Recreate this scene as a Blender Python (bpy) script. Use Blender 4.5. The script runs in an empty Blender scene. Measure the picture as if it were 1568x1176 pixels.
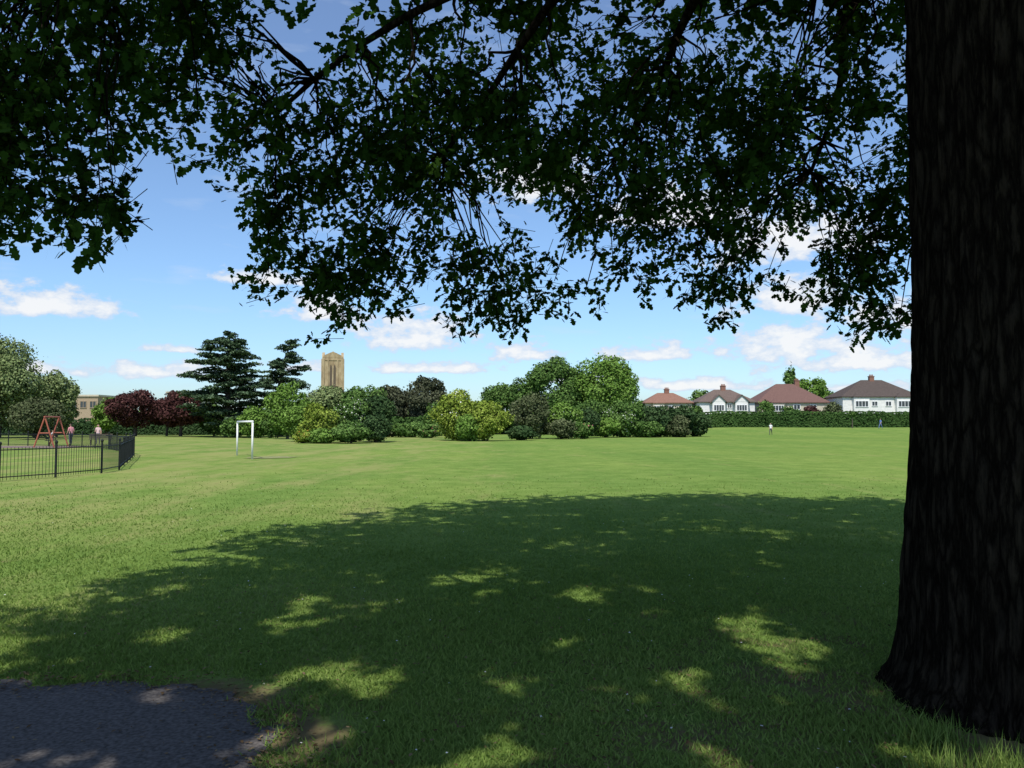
import bpy, math, random
import numpy as np
from mathutils import Vector, noise as mnoise
rng=np.random.default_rng(11); random.seed(5)
scene=bpy.context.scene
scene.view_settings.view_transform='Standard'
scene.view_settings.look='None'
scene.view_settings.exposure=0
R=math.radians
# ------------------------------------------------------------ helpers
def link(o,parent=None):
    scene.collection.objects.link(o)
    if parent is not None: o.parent=parent
    return o
def empty(name,loc=(0,0,0),rz=0):
    e=bpy.data.objects.new(name,None); e.location=loc; e.rotation_euler=(0,0,rz); e.empty_display_size=.3
    return link(e)
def mesh_obj(name,verts,faces,mat,parent=None,smooth=False,loc=None):
    me=bpy.data.meshes.new(name); me.from_pydata([tuple(v) for v in verts],[],faces); me.update()
    if mat: me.materials.append(mat)
    if smooth: me.polygons.foreach_set('use_smooth',[True]*len(me.polygons))
    o=bpy.data.objects.new(name,me)
    if loc: o.location=loc
    return link(o,parent)
def poly_array_obj(name,V,mat,att=None,parent=None):
    """V: (N,k,3) array, one k-gon per row"""
    N,k,_=V.shape
    me=bpy.data.meshes.new(name)
    me.vertices.add(N*k); me.vertices.foreach_set('co',V.reshape(-1).astype(np.float32))
    me.loops.add(N*k); me.loops.foreach_set('vertex_index',np.arange(N*k,dtype=np.int32))
    me.polygons.add(N); me.polygons.foreach_set('loop_start',(np.arange(N)*k).astype(np.int32))
    me.update(calc_edges=True)
    if att is None: att=rng.random(N)
    a=me.attributes.new('v','FLOAT','POINT'); a.data.foreach_set('value',np.repeat(att,k).astype(np.float32))
    me.materials.append(mat)
    return link(bpy.data.objects.new(name,me),parent)
class MB:
    def __init__(s): s.v=[]; s.f=[]
    def box(s,x0,x1,y0,y1,z0,z1):
        b=len(s.v)
        s.v+=[(x0,y0,z0),(x1,y0,z0),(x1,y1,z0),(x0,y1,z0),(x0,y0,z1),(x1,y0,z1),(x1,y1,z1),(x0,y1,z1)]
        s.f+=[tuple(b+i for i in q) for q in [(0,3,2,1),(4,5,6,7),(0,1,5,4),(1,2,6,5),(2,3,7,6),(3,0,4,7)]]
    def tube(s,pts,rad,n=6,cap=True):
        b=len(s.v); m=len(pts)
        P=[Vector(p) for p in pts]
        for i,p in enumerate(P):
            t=(P[min(i+1,m-1)]-P[max(i-1,0)])
            if t.length<1e-9: t=Vector((0,0,1))
            t.normalize()
            ref=Vector((0,0,1)) if abs(t.z)<.9 else Vector((1,0,0))
            a=t.cross(ref).normalized(); c=t.cross(a)
            r=rad[i] if hasattr(rad,'__len__') else rad
            for j in range(n):
                an=2*math.pi*j/n
                s.v.append(tuple(p+a*(r*math.cos(an))+c*(r*math.sin(an))))
        for i in range(m-1):
            for j in range(n):
                k=(j+1)%n
                s.f.append((b+i*n+j,b+i*n+k,b+(i+1)*n+k,b+(i+1)*n+j))
        if cap:
            s.f.append(tuple(b+j for j in range(n))[::-1]); s.f.append(tuple(b+(m-1)*n+j for j in range(n)))
    def prism(s,poly,y0,y1):
        """poly in xz extruded along y"""
        b=len(s.v); n=len(poly)
        s.v+=[(p[0],y0,p[1]) for p in poly]+[(p[0],y1,p[1]) for p in poly]
        s.f.append(tuple(range(b,b+n))); s.f.append(tuple(range(b+n,b+2*n))[::-1])
        for i in range(n):
            j=(i+1)%n; s.f.append((b+i,b+n+i,b+n+j,b+j))
    def obj(s,name,mat,parent=None,smooth=False): return mesh_obj(name,s.v,s.f,mat,parent,smooth)
# ------------------------------------------------------------ materials
def newmat(name):
    m=bpy.data.materials.new(name); m.use_nodes=True
    nt=m.node_tree; nt.nodes.clear()
    out=nt.nodes.new('ShaderNodeOutputMaterial')
    return m,nt,out
def N(nt,t,**kw):
    n=nt.nodes.new(t)
    for k,v in kw.items(): setattr(n,k,v)
    return n
def ramp(nt,stops):
    r=nt.nodes.new('ShaderNodeValToRGB'); e=r.color_ramp.elements
    while len(e)<len(stops): e.new(.5)
    for el,(p,c) in zip(e,stops): el.position=p; el.color=(*c,1) if len(c)==3 else c
    return r
def leafmat(name,dark,mid,light,transl=.3,rough=.55,spec=.25,plain=False):
    m,nt,out=newmat(name)
    a=N(nt,'ShaderNodeAttribute',attribute_name='v')
    r=ramp(nt,[(0,dark),(.5,mid),(1,light)]); nt.links.new(a.outputs['Fac'],r.inputs[0])
    if plain: p=N(nt,'ShaderNodeBsdfDiffuse'); nt.links.new(r.outputs[0],p.inputs[0])
    else:
        p=N(nt,'ShaderNodeBsdfPrincipled'); p.inputs['Roughness'].default_value=rough
        p.inputs['Specular IOR Level'].default_value=spec
        nt.links.new(r.outputs[0],p.inputs['Base Color'])
    if transl<=0: nt.links.new(p.outputs[0],out.inputs[0]); return m
    t=N(nt,'ShaderNodeBsdfTranslucent'); 
    hs=N(nt,'ShaderNodeHueSaturation'); hs.inputs['Value'].default_value=1.3; hs.inputs['Saturation'].default_value=1.1
    nt.links.new(r.outputs[0],hs.inputs['Color']); nt.links.new(hs.outputs[0],t.inputs[0])
    mx=N(nt,'ShaderNodeMixShader'); mx.inputs[0].default_value=transl
    nt.links.new(p.outputs[0],mx.inputs[1]); nt.links.new(t.outputs[0],mx.inputs[2]); nt.links.new(mx.outputs[0],out.inputs[0])
    return m
def noisemat(name,c1,c2,scale=5,rough=.8,bump=.0,stretch=(1,1,1),detail=5,metal=0,spec=.3,c3=None,bdist=.02):
    m,nt,out=newmat(name)
    tc=N(nt,'ShaderNodeTexCoord'); mp=N(nt,'ShaderNodeMapping'); mp.inputs['Scale'].default_value=stretch
    nt.links.new(tc.outputs['Object'],mp.inputs[0])
    n=N(nt,'ShaderNodeTexNoise'); n.inputs['Scale'].default_value=scale; n.inputs['Detail'].default_value=detail
    nt.links.new(mp.outputs[0],n.inputs['Vector'])
    st=[(.3,c1),(.7,c2)] if c3 is None else [(.3,c1),(.55,c2),(.72,c3)]
    r=ramp(nt,st); nt.links.new(n.outputs[0],r.inputs[0])
    p=N(nt,'ShaderNodeBsdfPrincipled'); p.inputs['Roughness'].default_value=rough; p.inputs['Metallic'].default_value=metal
    p.inputs['Specular IOR Level'].default_value=spec
    nt.links.new(r.outputs[0],p.inputs['Base Color'])
    if bump>0:
        b=N(nt,'ShaderNodeBump'); b.inputs['Strength'].default_value=bump; b.inputs['Distance'].default_value=bdist
        nt.links.new(n.outputs[0],b.inputs['Height']); nt.links.new(b.outputs[0],p.inputs['Normal'])
    nt.links.new(p.outputs[0],out.inputs[0]); return m
# ------------------------------------------------------------ camera
cam=bpy.data.cameras.new('camera'); cam.lens=28; cam.sensor_width=36; cam.clip_end=6000; cam.clip_start=.05
co=bpy.data.objects.new('camera',cam); co.location=(0,0,1.6); co.rotation_euler=(R(92.9),0,0); link(co); scene.camera=co
# ------------------------------------------------------------ sun + sky
SUN_EL=58; SUN_BACK=8   # degrees to the left of straight-behind
sd=bpy.data.lights.new('sun','SUN'); sd.energy=5.0; sd.angle=R(.5); sd.color=(1,.955,.88)
so=bpy.data.objects.new('sun',sd); link(so)
tosun=Vector((-math.sin(R(SUN_BACK))*math.cos(R(SUN_EL)),-math.cos(R(SUN_BACK))*math.cos(R(SUN_EL)),math.sin(R(SUN_EL))))
so.rotation_euler=tosun.to_track_quat('Z','Y').to_euler(); so.location=(0,-20,40)
w=bpy.data.worlds.new('World'); scene.world=w; w.use_nodes=True
try:
    w.cycles.sampling_method='MANUAL'; w.cycles.sample_map_resolution=256
except Exception: pass
nt=w.node_tree; nt.nodes.clear()
out=N(nt,'ShaderNodeOutputWorld'); bg=N(nt,'ShaderNodeBackground'); bg.inputs[1].default_value=.105
sky=N(nt,'ShaderNodeTexSky',sky_type='NISHITA'); sky.sun_disc=False; sky.sun_elevation=R(SUN_EL)
sky.sun_rotation=math.atan2(tosun.x,tosun.y); sky.air_density=1.0; sky.dust_density=.6; sky.ozone_density=2.6
tc=N(nt,'ShaderNodeTexCoord'); sp=N(nt,'ShaderNodeSeparateXYZ'); nt.links.new(tc.outputs['Generated'],sp.inputs[0])
at=N(nt,'ShaderNodeMath',operation='ARCTAN2'); nt.links.new(sp.outputs[0],at.inputs[0]); nt.links.new(sp.outputs[1],at.inputs[1])
cb=N(nt,'ShaderNodeCombineXYZ'); nt.links.new(at.outputs[0],cb.inputs[0]); nt.links.new(sp.outputs[2],cb.inputs[1])
# cumulus banks: azimuth(rad), sin(elev), half width, half height
clouds=[(-.545,.125,.085,.024),(-.125,.105,.080,.036),(-.235,.135,.05,.026),(-.42,.058,.06,.014),(-.54,.058,.06,.012),(-.40,.085,.03,.008),
(.01,.086,.05,.018),(.175,.084,.06,.016),(-.10,.068,.08,.011),(-.26,.068,.04,.010),(.345,.142,.08,.036),(.34,.088,.10,.034),(.43,.070,.10,.024),
(.46,.112,.07,.030),(.23,.046,.11,.012),(.09,.055,.06,.009),(-.30,.170,.07,.014),(.03,.29,.08,.04),(.20,.25,.09,.04),(.34,.21,.11,.05),(.40,.042,.09,.010),
(-.95,.12,.2,.03),(.95,.12,.2,.04),(1.9,.1,.5,.04)]
cur=None
for (u,v,a,b) in clouds:
    s1=N(nt,'ShaderNodeVectorMath',operation='SUBTRACT'); s1.inputs[1].default_value=(u,v,0); nt.links.new(cb.outputs[0],s1.inputs[0])
    m1=N(nt,'ShaderNodeVectorMath',operation='MULTIPLY'); m1.inputs[1].default_value=(1/a,1/b,0); nt.links.new(s1.outputs[0],m1.inputs[0])
    m2=N(nt,'ShaderNodeVectorMath',operation='MULTIPLY'); m2.inputs[1].default_value=(-1/a,-2.4/b,0); nt.links.new(s1.outputs[0],m2.inputs[0])
    mm=N(nt,'ShaderNodeVectorMath',operation='MAXIMUM'); nt.links.new(m1.outputs[0],mm.inputs[0]); nt.links.new(m2.outputs[0],mm.inputs[1])
    le=N(nt,'ShaderNodeVectorMath',operation='LENGTH'); nt.links.new(mm.outputs[0],le.inputs[0])
    if cur is None: cur=le.outputs['Value']
    else:
        mi=N(nt,'ShaderNodeMath',operation='MINIMUM'); nt.links.new(cur,mi.inputs[0]); nt.links.new(le.outputs['Value'],mi.inputs[1]); cur=mi.outputs[0]
mp=N(nt,'ShaderNodeMapping'); mp.inputs['Scale'].default_value=(1,1.8,1); nt.links.new(cb.outputs[0],mp.inputs[0])
n1=N(nt,'ShaderNodeTexNoise'); n1.inputs['Scale'].default_value=28; n1.inputs['Detail'].default_value=6; n1.inputs['Roughness'].default_value=.6; nt.links.new(mp.outputs[0],n1.inputs['Vector'])
f1=N(nt,'ShaderNodeMath',operation='MULTIPLY_ADD'); f1.inputs[1].default_value=3.6; f1.inputs[2].default_value=-.88; nt.links.new(n1.outputs[0],f1.inputs[0])
f2=N(nt,'ShaderNodeMath',operation='SUBTRACT'); nt.links.new(f1.outputs[0],f2.inputs[0]); nt.links.new(cur,f2.inputs[1])
sm=N(nt,'ShaderNodeMapRange',interpolation_type='SMOOTHSTEP'); sm.inputs['From Min'].default_value=-.25; sm.inputs['From Max'].default_value=.32; nt.links.new(f2.outputs[0],sm.inputs['Value'])
den=N(nt,'ShaderNodeMath',operation='MULTIPLY'); den.inputs[1].default_value=.93; nt.links.new(sm.outputs[0],den.inputs[0])
mp2=N(nt,'ShaderNodeMapping'); mp2.inputs['Scale'].default_value=(5,22,1); nt.links.new(cb.outputs[0],mp2.inputs[0])
n2=N(nt,'ShaderNodeTexNoise'); n2.inputs['Scale'].default_value=2.2; n2.inputs['Detail'].default_value=4; nt.links.new(mp2.outputs[0],n2.inputs['Vector'])
h1=N(nt,'ShaderNodeMapRange'); h1.inputs['From Min'].default_value=.56; h1.inputs['From Max'].default_value=.78; h1.inputs['To Max'].default_value=.3; nt.links.new(n2.outputs[0],h1.inputs['Value'])
mxd=N(nt,'ShaderNodeMath',operation='MAXIMUM'); nt.links.new(den.outputs[0],mxd.inputs[0]); nt.links.new(h1.outputs[0],mxd.inputs[1])
cr=ramp(nt,[(0.1,(6.1,7.1,8.6)),(.75,(8.95,9.0,9.1))]); nt.links.new(f2.outputs[0],cr.inputs[0])
tr=ramp(nt,[(0,(1.05,1.28,1.55)),(.16,(1.25,1.46,1.66)),(.5,(1.6,1.62,1.72))]); nt.links.new(sp.outputs[2],tr.inputs[0])
tint=N(nt,'ShaderNodeMix',data_type='RGBA',blend_type='MULTIPLY'); tint.inputs[0].default_value=1; nt.links.new(tr.outputs[0],tint.inputs[7])
nt.links.new(sky.outputs[0],tint.inputs[6])
mix=N(nt,'ShaderNodeMix',data_type='RGBA'); nt.links.new(mxd.outputs[0],mix.inputs[0]); nt.links.new(tint.outputs[2],mix.inputs[6]); nt.links.new(cr.outputs[0],mix.inputs[7])
nt.links.new(mix.outputs[2],bg.inputs[0]); nt.links.new(bg.outputs[0],out.inputs[0])
# ------------------------------------------------------------ terrain
def sst(a,b,x):
    t=np.clip((x-a)/(b-a),0,1); return t*t*(3-2*t)
def H(x,y):
    x=np.asarray(x,float); y=np.asarray(y,float)
    h=1.1*sst(105,155,y)*sst(5,45,x)
    h=h+ .05*np.sin(x*.11+1)*np.sin(y*.07)*sst(20,40,y)
    return h
ys=np.concatenate([np.linspace(-60,2,16),np.linspace(3,60,80),np.geomspace(61,4000,90)])
xp=np.concatenate([np.linspace(0,60,50),np.geomspace(61.5,4000,40)]); xs=np.concatenate([-xp[::-1][:-1],xp])
X,Y=np.meshgrid(xs,ys); Z=H(X,Y)
nv=[(a,b,c) for a,b,c in zip(X.ravel(),Y.ravel(),Z.ravel())]
nx=len(xs); fs=[(j*nx+i,j*nx+i+1,(j+1)*nx+i+1,(j+1)*nx+i) for j in range(len(ys)-1) for i in range(nx-1)]
gm,nt,out=newmat('grass_ground')
geo=N(nt,'ShaderNodeNewGeometry')
def nz(scale,detail=4,vec=None,rough=.55):
    n=N(nt,'ShaderNodeTexNoise'); n.inputs['Scale'].default_value=scale; n.inputs['Detail'].default_value=detail; n.inputs['Roughness'].default_value=rough
    nt.links.new(vec or geo.outputs['Position'],n.inputs['Vector']); return n.outputs[0]
fine=nz(22,6,rough=.8); midn=nz(1.1,6,rough=.7); big=nz(.09,3)
r1=ramp(nt,[(.3,(.086,.142,.032)),(.5,(.144,.222,.050)),(.7,(.212,.295,.082))]); nt.links.new(fine,r1.inputs[0])
r2=ramp(nt,[(.33,(.74,.81,.74)),(.67,(1.22,1.15,1.22))]); nt.links.new(midn,r2.inputs[0])
mA=N(nt,'ShaderNodeMix',data_type='RGBA',blend_type='MULTIPLY'); mA.inputs[0].default_value=1; nt.links.new(r1.outputs[0],mA.inputs[6]); nt.links.new(r2.outputs[0],mA.inputs[7])
# faint mowing stripes running away from the viewer, broken up by low-frequency noise
mst=N(nt,'ShaderNodeMapping'); mst.inputs['Scale'].default_value=(.30,.012,1); mst.inputs['Rotation'].default_value=(0,0,.12); nt.links.new(geo.outputs['Position'],mst.inputs[0])
strp=nz(1.0,2,mst.outputs[0],.4)
r3=ramp(nt,[(.4,(.86,.92,.9)),(.62,(1.18,1.09,1.1))])
av=N(nt,'ShaderNodeMath',operation='MULTIPLY_ADD'); av.inputs[1].default_value=.45; nt.links.new(strp,av.inputs[0])
hv=N(nt,'ShaderNodeMath',operation='MULTIPLY'); hv.inputs[1].default_value=.55; nt.links.new(big,hv.inputs[0]); nt.links.new(hv.outputs[0],av.inputs[2]); nt.links.new(av.outputs[0],r3.inputs[0])
mB=N(nt,'ShaderNodeMix',data_type='RGBA',blend_type='MULTIPLY'); mB.inputs[0].default_value=1; nt.links.new(mA.outputs[2],mB.inputs[6]); nt.links.new(r3.outputs[0],mB.inputs[7])
mpp=N(nt,'ShaderNodeMapping'); mpp.inputs['Scale'].default_value=(.55,.16,1); mpp.inputs['Rotation'].default_value=(0,0,.35); nt.links.new(geo.outputs['Position'],mpp.inputs[0])
dn=nz(1.0,7,mpp.outputs[0],.72)
sx=N(nt,'ShaderNodeSeparateXYZ'); nt.links.new(geo.outputs['Position'],sx.inputs[0])
lx=N(nt,'ShaderNodeMapRange'); lx.inputs['From Min'].default_value=2; lx.inputs['From Max'].default_value=-9; lx.inputs['To Min'].default_value=-.05; lx.inputs['To Max'].default_value=.09; nt.links.new(sx.outputs[0],lx.inputs['Value'])
ad=N(nt,'ShaderNodeMath',operation='ADD'); nt.links.new(dn,ad.inputs[0]); nt.links.new(lx.outputs[0],ad.inputs[1])
dr=N(nt,'ShaderNodeMapRange',interpolation_type='SMOOTHSTEP'); dr.inputs['From Min'].default_value=.48; dr.inputs['From Max'].default_value=.72; dr.inputs['To Max'].default_value=.68; nt.links.new(ad.outputs[0],dr.inputs['Value'])
mC=N(nt,'ShaderNodeMix',data_type='RGBA'); mC.inputs[7].default_value=(.27,.262,.10,1); nt.links.new(dr.outputs[0],mC.inputs[0]); nt.links.new(mB.outputs[2],mC.inputs[6])
sn=nz(2.1,6,None,.7)
def dmask(pt,near,far,a,b):
    dist=N(nt,'ShaderNodeVectorMath',operation='DISTANCE'); dist.inputs[1].default_value=pt; nt.links.new(geo.outputs['Position'],dist.inputs[0])
    dd=N(nt,'ShaderNodeMapRange'); dd.inputs['From Min'].default_value=near; dd.inputs['From Max'].default_value=far; dd.inputs['To Min'].default_value=a; dd.inputs['To Max'].default_value=b; nt.links.new(dist.outputs['Value'],dd.inputs['Value']); return dd.outputs[0]
d1=dmask((2.2,3.7,0),.3,4.0,.15,-.10); d2=dmask((-2.2,3.7,0),1.25,1.75,.2,-.2); d3=dmask((.3,3.3,0),.6,2.4,.05,-.16)
mx0=N(nt,'ShaderNodeMath',operation='MAXIMUM'); nt.links.new(d1,mx0.inputs[0]); nt.links.new(d3,mx0.inputs[1])
mxs=N(nt,'ShaderNodeMath',operation='MAXIMUM'); nt.links.new(mx0.outputs[0],mxs.inputs[0]); nt.links.new(d2,mxs.inputs[1])
as_=N(nt,'ShaderNodeMath',operation='ADD'); nt.links.new(sn,as_.inputs[0]); nt.links.new(mxs.outputs[0],as_.inputs[1])
sr=N(nt,'ShaderNodeMapRange',interpolation_type='SMOOTHSTEP'); sr.inputs['From Min'].default_value=.48; sr.inputs['From Max'].default_value=.66; sr.inputs['To Max'].default_value=.85; nt.links.new(as_.outputs[0],sr.inputs['Value'])
mD=N(nt,'ShaderNodeMix',data_type='RGBA'); mD.inputs[7].default_value=(.15,.11,.065,1); nt.links.new(sr.outputs[0],mD.inputs[0]); nt.links.new(mC.outputs[2],mD.inputs[6])
p=N(nt,'ShaderNodeBsdfDiffuse'); nt.links.new(mD.outputs[2],p.inputs[0])
bp=N(nt,'ShaderNodeBump'); bp.inputs['Strength'].default_value=.6; bp.inputs['Distance'].default_value=.03; nt.links.new(fine,bp.inputs['Height']); nt.links.new(bp.outputs[0],p.inputs['Normal'])
nt.links.new(p.outputs[0],out.inputs[0])
mesh_obj('grass_field_ground',nv,fs,gm,smooth=True)
# ------------------------------------------------------------ asphalt path
asph=noisemat('asphalt',(.048,.043,.040),(.135,.122,.112),scale=45,rough=.95,bump=.4,detail=7,bdist=.006,spec=.1)
edge=[(-30,5.4),(-12,5.25),(-6,5.12),(-3.2,5.05),(-2.7,5.0),(-2.2,5.02),(-1.85,4.92),(-1.62,4.84),(-1.45,4.6),(-1.33,4.35),(-1.2,4.05),(-1.14,3.75),(-1.0,3.4),(-.9,2.6),(-.85,1.2),(-.95,-1),(-1.1,-6),(-1.6,-20),(-2.2,-50)]
E=[]
for i in range(len(edge)-1):
    (a,b),(c,d)=edge[i],edge[i+1]; n=max(2,int(math.hypot(c-a,d-b)/.035)) if abs(b)<7 and a>-5 else 3
    for k in range(n):
        t=k/n; x=a+(c-a)*t; y=b+(d-b)*t
        q=mnoise.noise(Vector((x*3,y*3,0)))*.11+mnoise.noise(Vector((x*11,y*11,3)))*.05+mnoise.noise(Vector((x*30,y*30,7)))*.02
        E.append((x+q*.8,y+q))
E.append(edge[-1])
pv=[(x,y,.005) for x,y in E]+[(-30,-50,.005)]
mesh_obj('asphalt_path',pv,[tuple(range(len(pv)))[::-1]],asph)
EA=np.array([(x,y) for x,y in E if y>-3]);
def inpath(x,y):
    poly=np.array(E+[(-30,-50)]); ins=np.zeros(len(x),bool); j=len(poly)-1
    for i in range(len(poly)):
        xi,yi=poly[i]; xj,yj=poly[j]
        if yi!=yj:
            c=((yi>y)!=(yj>y))&(x<(xj-xi)*(y-yi)/(yj-yi)+xi); ins^=c
        j=i
    return ins
# ------------------------------------------------------------ grass blades (near field)
grassm=leafmat('grass_blades',(.094,.145,.030),(.150,.228,.050),(.235,.305,.085),transl=.25,plain=True)
def clump(x,y,s):
    return .5+.25*np.sin(x*s+2.1*np.sin(y*s*.7))+.25*np.sin(y*s*1.3+1.7*np.sin(x*s*.9+1))
n=400000
u=rng.random(n); ymin,ymax=2.9,34.; yb=1/(1/ymin-u*(1/ymin-1/ymax)); xb=(rng.random(n)*2-1)*(yb*.70+1.0)
keep=rng.random(n)<(1-sst(5,30,yb))**1.3
xb,yb=xb[keep],yb[keep]; n=len(xb)
keep=~inpath(xb+rng.normal(0,.04,n),yb+rng.normal(0,.04,n))
keep&=np.hypot(xb-3.0,yb-4.7)>.70
soil=np.clip(1.05-np.hypot(xb-2.2,yb-3.7)/3.8,0,1)
soil2=np.clip(1.0-(np.hypot(xb+2.2,yb-3.7)-1.35)/.45,0,1)
soil3=np.clip(.8-np.hypot(xb-.3,yb-3.3)/2.6,0,1)
keep&=rng.random(n)>np.maximum(np.maximum(soil*.8,soil3*.8),soil2*.8)*clump(xb,yb,3.9)*1.5
xb,yb=xb[keep],yb[keep]; n=len(xb)
hgt=(.016+.024*rng.random(n))*(.75+.5*clump(xb,yb,1.7)); wd=(.0032+.0025*rng.random(n))*(1+.10*(yb-3)); an=rng.random(n)*6.283; le=rng.normal(0,.7,(n,2))*hgt[:,None]
zb=H(xb,yb)
V=np.zeros((n,3,3)); cx,sx_=np.cos(an)*wd,np.sin(an)*wd
V[:,0]=np.stack([xb-cx,yb-sx_,zb],1); V[:,1]=np.stack([xb+cx,yb+sx_,zb],1); V[:,2]=np.stack([xb+le[:,0],yb+le[:,1],zb+hgt],1)
poly_array_obj('grass',V,grassm,np.clip(rng.random(n)*.7+.3*clump(xb,yb,.9),0,1))
n=2400; c=np.array([(2.25,3.75),(2.5,3.7),(2.75,3.72),(2.95,3.7),(2.6,3.55),(3.1,3.6),(2.1,4.1),(1.95,3.7),(2.05,3.5)]); k=rng.integers(0,len(c),n)
xb=c[k,0]+rng.normal(0,.09,n); yb=c[k,1]+rng.normal(0,.07,n); hg=.04+.12*rng.random(n); an=rng.random(n)*6.28; le=rng.normal(0,.4,(n,2))*hg[:,None]
V=np.zeros((n,3,3)); V[:,0]=np.stack([xb-np.cos(an)*.004,yb-np.sin(an)*.004,0*xb],1); V[:,1]=np.stack([xb+np.cos(an)*.004,yb+np.sin(an)*.004,0*xb],1); V[:,2]=np.stack([xb+le[:,0],yb+le[:,1],hg],1)
poly_array_obj('long_grass_tufts',V,grassm)
wm=leafmat('daisy_petals',(.5,.5,.45),(.65,.65,.6),(.75,.75,.7),transl=0,plain=True)
n=420; yb=3.5+rng.random(n)**1.3*26; xb=(rng.random(n)*2-1)*yb*.75
k=~inpath(xb,yb); xb,yb=xb[k],yb[k]; n=len(xb); a0=np.linspace(0,2*math.pi,6,endpoint=False)
rr=.004+.005*rng.random(n); V=np.stack([xb[:,None]+np.cos(a0)*rr[:,None],yb[:,None]+np.sin(a0)*rr[:,None],np.full((n,6),.035)+rng.normal(0,.002,(n,6))],2)
poly_array_obj('daisies',V,wm)
lm=leafmat('leaf_litter',(.05,.03,.015),(.13,.085,.045),(.22,.165,.09),transl=0,plain=True)
def leaf2(cx,cy,cz,L,wd,an,tilt):
    n=len(cx); sh=np.array([(-.5,0),(-.15,.42),(.2,.38),(.5,0),(.2,-.38),(-.15,-.42)])
    a=sh[:,0][None]*L[:,None]; b=sh[:,1][None]*wd[:,None]
    return np.stack([cx[:,None]+a*np.cos(an)[:,None]-b*np.sin(an)[:,None],cy[:,None]+a*np.sin(an)[:,None]+b*np.cos(an)[:,None],cz[:,None]+a*tilt[:,None]+np.abs(b)*.2],2)
n=5600; t=rng.integers(0,len(EA),n); xb=EA[t,0]+rng.normal(0,.12,n); yb=EA[t,1]+rng.normal(0,.10,n)
xb[:2300]=rng.uniform(-3.5,3.5,2300); yb[:2300]=rng.uniform(3.2,8,2300)
L=.010+.026*rng.random(n)**2
V=leaf2(xb,yb,np.where(inpath(xb,yb),.012,.03)+.004*rng.random(n),L,L*.6,rng.random(n)*6.28,rng.normal(0,.15,n))
poly_array_obj('leaf_litter',V,lm)
# ------------------------------------------------------------ oak tree (the near one)
oak=empty('oak_tree')
bark,nt,out=newmat('oak_bark')
tc=N(nt,'ShaderNodeTexCoord'); mp=N(nt,'ShaderNodeMapping'); mp.inputs['Scale'].default_value=(9,9,1.6); nt.links.new(tc.outputs['Object'],mp.inputs[0])
n1=N(nt,'ShaderNodeTexNoise'); n1.inputs['Scale'].default_value=2.2; n1.inputs['Detail'].default_value=7; n1.inputs['Roughness'].default_value=.65; nt.links.new(mp.outputs[0],n1.inputs['Vector'])
vo=N(nt,'ShaderNodeTexVoronoi'); vo.feature='DISTANCE_TO_EDGE'; vo.inputs['Scale'].default_value=1.9; 
vm=N(nt,'ShaderNodeVectorMath',operation='ADD'); nt.links.new(mp.outputs[0],vm.inputs[0]); nt.links.new(n1.outputs['Color'],vm.inputs[1]); nt.links.new(vm.outputs[0],vo.inputs['Vector'])
r=ramp(nt,[(0,(.007,.006,.005)),(.18,(.026,.021,.016)),(.5,(.052,.042,.032))]); nt.links.new(vo.outputs['Distance'],r.inputs[0])
p=N(nt,'ShaderNodeBsdfDiffuse')
r2=ramp(nt,[(.3,(.5,.5,.5)),(.7,(1.3,1.22,1.1))]); nt.links.new(n1.outputs[0],r2.inputs[0])
mm=N(nt,'ShaderNodeMix',data_type='RGBA',blend_type='MULTIPLY'); mm.inputs[0].default_value=1; nt.links.new(r.outputs[0],mm.inputs[6]); nt.links.new(r2.outputs[0],mm.inputs[7]); nt.links.new(mm.outputs[2],p.inputs[0])
bp=N(nt,'ShaderNodeBump'); bp.inputs['Strength'].default_value=1; bp.inputs['Distance'].default_value=.05; nt.links.new(vo.outputs['Distance'],bp.inputs['Height']); nt.links.new(bp.outputs[0],p.inputs['Normal'])
nt.links.new(p.outputs[0],out.inputs[0])
TX,TY=3.0,4.7
nr,nzr=240,170; tv=[]; tf=[]
for i in range(nzr):
    z=-.1+6.6*(i/(nzr-1))**1.15
    base=.635-.012*z+.10*math.exp(-max(z,0)/.15)+.03*math.exp(-max(z,0)/.7)
    if z>4.3: base+=.10*(z-4.3)*.6
    for j in range(nr):
        a=2*math.pi*j/nr
        rt=.5+.5*math.cos(5*a+1.1+.5*math.sin(2*a))
        q=base+(.10*rt*math.exp(-max(z,0)/.2)) - .02*math.exp(-max(z,0)/.3)
        c=Vector((math.cos(a)*9,math.sin(a)*9,z*1.1))
        f=abs(mnoise.noise(c*1.3)); f2=abs(mnoise.noise(c*3.1+Vector((5,5,5))))
        lump=mnoise.noise(Vector((math.cos(a)*1.2,math.sin(a)*1.2,z*.6)))
        q+=.07*min(f,.45)+.025*f2+.045*lump-.025
        tv.append((TX+.012*z+q*math.cos(a),TY+q*math.sin(a),z))
for i in range(nzr-1):
    for j in range(nr):
        k=(j+1)%nr; tf.append((i*nr+j,i*nr+k,(i+1)*nr+k,(i+1)*nr+j))
mesh_obj('trunk',tv,tf,bark,oak,smooth=True)
mb=MB(); skel=[]
def limb(s,e,r0,r1,rise,n=14,wig=.18,sides=7,add=True):
    s=np.array(s,float); e=np.array(e,float); m=(s+e)/2+np.array([0,0,rise]); pts=[];rad=[]
    ph=rng.random(3)*6.28
    for i in range(n):
        t=i/(n-1); pnt=(1-t)**2*s+2*t*(1-t)*m+t*t*e
        wv=wig*math.sin(math.pi*t)
        pnt=pnt+wv*np.array([math.sin(t*9+ph[0]),math.sin(t*8+ph[1]),.6*math.sin(t*11+ph[2])])
        pts.append(pnt); rad.append(r0+(r1-r0)*t**.8)
    mb.tube(pts,rad,sides)
    if add:
        for q,r_ in zip(pts[3:],rad[3:]): skel.append((*q,r_))
    return pts
top=(TX+.05,TY)
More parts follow.
